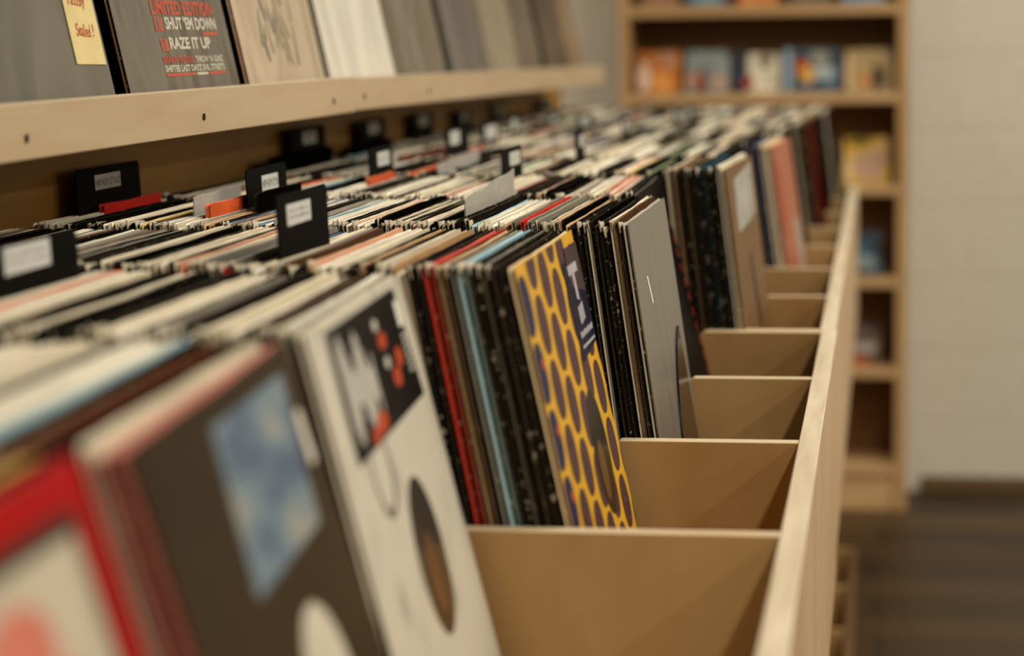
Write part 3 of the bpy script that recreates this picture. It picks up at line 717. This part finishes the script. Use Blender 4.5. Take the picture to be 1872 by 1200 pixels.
proud(5, -.708, 'black', -.140, .006, .030, 'black sleeve leaning against the back panel, beyond the lip joint', .30)

# ---------------------------------------------------------------- albums standing on the ledge
def wrap_mat(name, c, c2, scale=(6, 11, 3.5), rough=.25):
    """shrink-wrapped print: fold highlights come from the coat and are also painted into the colour"""
    m = NT(name); m.b.inputs['Roughness'].default_value = .5; m.b.inputs['Specular IOR Level'].default_value = .3
    m.b.inputs['Coat Weight'].default_value = .7; m.b.inputs['Coat Roughness'].default_value = rough
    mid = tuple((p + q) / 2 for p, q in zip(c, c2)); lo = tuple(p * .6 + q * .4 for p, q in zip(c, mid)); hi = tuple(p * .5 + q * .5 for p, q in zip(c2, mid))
    tc = m.n('ShaderNodeTexCoord'); mp = m.n('ShaderNodeMapping'); mp.inputs['Rotation'].default_value = (rad(24), 0, 0)
    mp.inputs['Scale'].default_value = (scale[0], scale[1] * .7, scale[2]); m.l(tc.outputs['Object'], mp.inputs['Vector'])
    oi = m.n('ShaderNodeObjectInfo'); mu = m.n('ShaderNodeMath', operation='MULTIPLY'); mu.inputs[1].default_value = 23
    m.l(oi.outputs['Random'], mu.inputs[0]); m.l(mu.outputs[0], mp.inputs['Location'])
    nz = m.n('ShaderNodeTexNoise', i_Scale=1.0, i_Detail=1.5, i_Distortion=.7); m.l(mp.outputs[0], nz.inputs['Vector'])
    m.l(m.ramp(nz.outputs[0], [(.3, lin(lo)), (.7, lin(hi))]), m.b.inputs['Base Color'])  # light and dark of the folds painted as soft streaks in the base colour
    b = m.n('ShaderNodeBump'); b.inputs['Strength'].default_value = 1.0; b.inputs['Distance'].default_value = .02
    m.l(nz.outputs[0], b.inputs['Height']); m.l(b.outputs[0], m.b.inputs['Coat Normal'])
    return m.m
def display(y0, y1, mat, rim, lab, zb=-.064, x0=-.634, t=.004):
    root_M = Matrix.Translation((x0, y0, CH + zb + .003)) @ Matrix.Rotation(-rad(12), 4, 'Y')
    V, F, Mm = sleeve_geo(t, y1 - y0, .315, int(y0 * 100), .0002)
    o = mesh_obj('display_album', V, F, [mat, rim, GROOVE], None, Mm)
    bm = bmesh.new(); bm.from_mesh(o.data); bmesh.ops.recalc_face_normals(bm, faces=bm.faces); bm.to_mesh(o.data); bm.free()
    o.matrix_world = root_M; tag(o, lab, 'album', 'albums displayed on the ledge'); return o
greyw = wrap_mat('wrap_dark_grey', (72, 68, 58), (104, 100, 86)); grey2 = wrap_mat('wrap_grey', (84, 76, 62), (128, 118, 98), (6, 9, 2.5))
sketch = wrap_mat('wrap_sketch', (178, 160, 134), (212, 192, 160), (8, 11, 4)); whitew = wrap_mat('wrap_white', (224, 220, 206), (236, 231, 216), (6, 9, 2.5))
d1 = display(1.545, 1.855, greyw, MR['grey'], 'dark grey wrapped album at the left edge wearing a yellow note')
d2 = display(1.895, 2.236, wrap_mat('wrap_track_list', (74, 69, 58), (108, 102, 86), (7, 13, 3)), MR['brown'], 'grey wrapped album with red and white track list lettering')
d3 = display(2.272, 2.594, sketch, MR['peach'], 'beige wrapped album with a grey pencil-like drawing')
d4 = display(2.624, 2.985, whitew, MR['white'], 'plain white wrapped album straddling the lip joint', -.066)
d5 = display(2.992, 3.350, grey2, MR['grey'], 'grey-brown wrapped album right beside the plain white one', -.068)
d6 = display(3.400, 3.730, wrap_mat('wrap_bluegrey', (72, 70, 68), (116, 110, 100), (6, 9, 2)), MR['grey'], 'bluish grey wrapped album after the black gap', -.070)
d7 = display(3.740, 4.060, wrap_mat('wrap_pale', (128, 118, 98), (170, 158, 132), (6, 9, 2)), MR['cream'], 'pale streaked album in the blurred right part of the ledge', -.073)
d8 = display(4.070, 4.330, grey2, MR['tan'], 'brown-grey album, third from the far end of the ledge', -.075)
d9 = display(4.390, 4.700, wrap_mat('wrap_brown', (64, 54, 42), (92, 80, 62), (6, 9, 2)), MR['brown'], 'dark brown album, second from the far end of the ledge', -.077)
d10 = display(4.710, 4.930, wrap_mat('wrap_tan', (130, 108, 80), (158, 136, 104), (6, 9, 2)), MR['tan'], 'tan album at the far end of the ledge', -.079)
# track list lettering (local y along the ledge, z up the cover)
RED = plain('print_red', (190, 84, 58), .5); WHT = plain('print_offwhite', (204, 198, 180), .5); GRYI = plain('print_grey', (112, 106, 92), .5)
bx = .0024
def dd(y, s): return y - 1.895 + .006, s - .006
def T2(s, ya, yb, za, zb, m, bold=.02):
    y, z = dd(ya, za); return lettering(s, y, z, yb - ya, zb - za, m, d2, bx, bold, 'lettering')
T2('LIMITED EDITION', 1.998, 2.190, .0955, .1095, RED, .004)
T2("SHUT 'EM DOWN", 2.030, 2.192, .0820, .0945, WHT, .004)
T2('RAZE IT UP', 2.030, 2.160, .0635, .0750, WHT, .004)
T2('BONUS TRACKS:', 2.000, 2.095, .0505, .0570, RED, .003)
T2('THROW YA GUNZ', 2.100, 2.190, .0505, .0570, WHT, .003)
T2('SHIFTEE LAST DAYZ EVIL STREETS', 2.000, 2.190, .0425, .0488, WHT, .003)
for (ya, yb, za, zb, m) in ((1.999, 2.022, .0805, .0935, RED), (2.004, 2.026, .0620, .0735, RED), (2.000, 2.090, .0385, .0412, RED), (2.094, 2.130, .0387, .0410, WHT), (2.134, 2.190, .0385, .0412, RED), (2.140, 2.190, .0765, .0800, RED)):
    y, z = dd(ya, za); g = Geo(); g.poly([(bx, y, z), (bx, y + yb - ya, z), (bx, y + yb - ya, z + zb - za), (bx, y, z + zb - za)]); g.obj('printed_block', [m], d2)
for s_, ya, za in (('1', 2.006, .0825), ('2', 2.010, .0640)):
    y, z = dd(ya, za); lettering(s_, y, z, .008, .010, GRYI, d2, bx + .0003, .004)
# drawing on d3
g = Geo(); rr = random.Random(11)
for (cu, cv, n_) in ((.115, .085, 9), (.165, .10, 7), (.20, .075, 7)):
    for i in range(n_):
        u = cu + rr.uniform(-.03, .03); v = cv + rr.uniform(-.03, .05); a = rr.uniform(1.2, 2.2); ln = rr.uniform(.015, .05); wd = rr.uniform(.003, .008)
        dx, dy = math.cos(a) * ln / 2, math.sin(a) * ln / 2; px, py = -math.sin(a) * wd / 2, math.cos(a) * wd / 2
        g.poly([(bx, u - dx + px, v - dy + py), (bx, u - dx - px, v - dy - py), (bx, u + dx - px * .3, v + dy - py * .3), (bx, u + dx + px * .3, v + dy + py * .3)])
g.obj('grey_drawing', [plain('pencil_grey', (118, 112, 98), .6, .2, .3)], d3)
# sticky note
nt = Geo(); nt.box((0, 0, 0), (.0003, .070, .090))
note = nt.obj('sticky_note', [NOTE]); note.matrix_world = d1.matrix_world @ Matrix.Translation((.0026, 1.778 - 1.545, .047)) @ Matrix.Rotation(rad(-1), 4, 'X')
tag(note, 'pale yellow sticky note with orange handwriting on the dark grey album', 'note')
def hand(s, y, z, wd, ht):
    V, F = text_mesh(s, .1, wd, 0.001, ht)
    mesh_obj('handwriting', [(.0006, y + a + .15 * b + .001 * math.sin(a * 300), z + b + .0006 * math.sin(a * 170)) for a, b in V], F, NOTEINK, note)
hand('Factory', .010, .046, .040, .012); hand('Sealed !', .014, .023, .042, .011)

# ---------------------------------------------------------------- bookcase
BX0, BX1, BY, BD = -.713, .0745, 6.30, .25
bk = empty('bookcase', (BX0, BY, 0)); tag(bk, 'tall pine bookcase against the white block wall', 'bookcase')
def bpart(name, lo, hi, m=SHELFW, bev=.001):
    g = Geo(); g.box(Vector(lo) - Vector((BX0, BY, 0)), Vector(hi) - Vector((BX0, BY, 0))); return g.obj(name, [m], bk, bev)
HT = CH + .95
PINE_UP = wood('bookcase_upright', (190, 154, 106), (172, 136, 88), (30, 30, 5), k=.4)
bpart('side_panel', (BX0, BY, 0), (BX0 + .028, BY + BD, HT), PINE_UP); bpart('side_panel', (BX1 - .030, BY, 0), (BX1, BY + BD, HT), PINE_UP)
bpart('back_board', (BX0 + .028, BY + BD - .01, 0), (BX1 - .03, BY + BD, HT), plain('bookcase_back', (122, 84, 40), .6))
SH = [CH + .086 + .252, CH + .083, CH - .156, CH - .408, CH - .6615, CH - .912, CH - 1.185]
for z in SH + [HT]: bpart('shelf', (BX0 + .028, BY, z - .026), (BX1 - .03, BY + BD - .01, z))
bpart('plinth', (BX0 + .028, BY + .01, 0), (BX1 - .03, BY + .03, SH[-1] - .026))
def pic_mat(cols, scale=(9, 9, 9)):
    m = NT('printed_picture'); m.b.inputs['Roughness'].default_value = .35
    nz = m.n('ShaderNodeTexNoise', i_Scale=1.0, i_Detail=1.5); m.l(m.coords(tuple(v * 2.0 for v in scale)), nz.inputs['Vector'])
    n = len(cols); m.l(m.ramp(nz.outputs[0], [(.34 + .3 * i / max(1, n - 1), lin(c)) for i, c in enumerate(cols)]), m.b.inputs['Base Color']); return m.m
def case(x0, x1, z, h, cols, lab, patches=(), y=None, lean=9, th=.010, name='disc_case', cat='disc case', group='cases facing out on the bookcase'):
    y = y if y is not None else BY + .045
    root = empty(name, (x0, y, z)); root.rotation_euler = (-rad(lean), 0, 0); tag(root, lab, cat, group)
    w_ = x1 - x0
    g = Geo(); g.box((0, 0, 0), (w_, th, h)); g.obj('case_body', [plain('case_plastic', (50, 44, 38), .3)], root, .001)
    g = Geo(); g.box((.004, -.0008, .003), (w_ - .002, 0, h - .003)); g.obj('cover_print', [pic_mat(cols)], root)
    for i, (a, b, c, d, col) in enumerate(patches):
        pts = circ(0, 0, 1, 18, 1.3)
        g = Geo(); g.poly([(w_ * (a + b) / 2 + w_ * (b - a) / 2 * p[0], -.0012 - .0003 * i, h * (c + d) / 2 + h * (d - c) / 2 * p[1]) for p in pts]); g.obj('printed_shape', [plain('shape_print', col, .4)], root)
    return root
z2 = SH[2] + .0005
case(-.676, -.548, z2, .122, [(176, 100, 14), (206, 128, 44), (190, 96, 20)], 'orange case at the left end of the upper bookcase row', [(.08, .34, .05, .72, (236, 212, 190)), (.35, .8, .02, .5, (216, 146, 70)), (.5, .9, .6, .98, (180, 130, 96))])
case(-.537, -.412, z2, .122, [(116, 132, 132), (150, 158, 152), (96, 96, 90)], 'grey-blue case with a red figure next to the orange case', [(.2, .5, .02, .5, (122, 60, 36)), (.02, .3, .2, .45, (190, 136, 108)), (.6, .95, .1, .4, (186, 150, 130))])
case(-.405, -.372, z2, .120, [(30, 34, 40), (44, 60, 78), (24, 24, 26)], 'narrow dark case left of the white one', [(.1, .9, .3, .5, (40, 66, 92))])
case(-.366, -.272, z2, .112, [(214, 204, 178), (228, 220, 198), (196, 184, 156)], 'white case with a brown shape in the upper bookcase row', [(.35, .75, .62, .95, (132, 108, 78)), (-.12, .22, .12, .42, (160, 36, 24))])
case(-.266, -.238, z2, .124, [(120, 152, 172), (146, 172, 184)], 'narrow pale blue case right of the white one', [], BY + .03)
case(-.233, -.110, z2, .122, [(36, 50, 66), (86, 110, 130), (30, 40, 54)], 'dark blue case with orange and yellow wing shape', [(.0, .3, .4, .75, (196, 84, 24)), (.12, .42, .22, .6, (218, 166, 62)), (.35, .75, .62, .95, (150, 148, 132)), (.4, .85, .3, .6, (170, 182, 180))])
case(-.100, .034, z2, .120, [(150, 128, 80), (186, 160, 108), (166, 134, 78)], 'tan case with a dark figure at the right end', [(.55, .82, .05, .6, (70, 56, 42)), (.02, .16, .02, .9, (206, 180, 136)), (.3, .55, .1, .4, (196, 132, 74))])
for i, (a, b, cl, lab) in enumerate(((-.66, -.55, [(140, 110, 80), (170, 120, 90)], 'brown case on the top visible shelf, left end'), (-.53, -.42, [(120, 150, 160), (90, 120, 140)], 'bluish case on the top visible shelf'), (-.39, -.28, [(200, 110, 50), (220, 150, 80)], 'orange case on the top visible shelf'), (-.25, -.14, [(90, 80, 70), (120, 110, 96)], 'grey-brown case on the top visible shelf'), (-.11, .01, [(70, 120, 160), (140, 160, 170)], 'blue case on the top visible shelf, right end'))):
    case(a, b, SH[1] + .0005, .12, cl, lab)
z3 = SH[3] + .0005
case(-.150, -.115, z3, .122, [(176, 168, 150), (150, 140, 120)], 'pale grey case left of the yellow one on the middle shelf')
case(-.102, .026, z3, .132, [(196, 150, 24), (222, 178, 50), (190, 150, 110)], 'yellow case with a pinkish picture on the middle shelf', [(.2, .85, .08, .68, (184, 150, 122)), (.12, .6, .78, .98, (120, 100, 20)), (.0, .2, .02, .6, (216, 184, 130))])
z4 = SH[4] + .0005
case(-.085, .008, z4, .125, [(24, 34, 44), (50, 84, 104), (20, 22, 26)], 'dark blue case on the fourth shelf behind the bin end', [(.1, .8, .15, .45, (132, 148, 150)), (.2, .7, .45, .65, (60, 100, 120))])
z5 = SH[5] + .0005
case(-.100, .004, z5, .120, [(60, 44, 34), (110, 90, 74), (50, 36, 28)], 'brown case with white lettering-like patch on the fifth shelf', [(.2, .9, .3, .55, (170, 160, 148)), (.05, .7, .02, .2, (180, 90, 44))])

print('objects', len(bpy.data.objects))
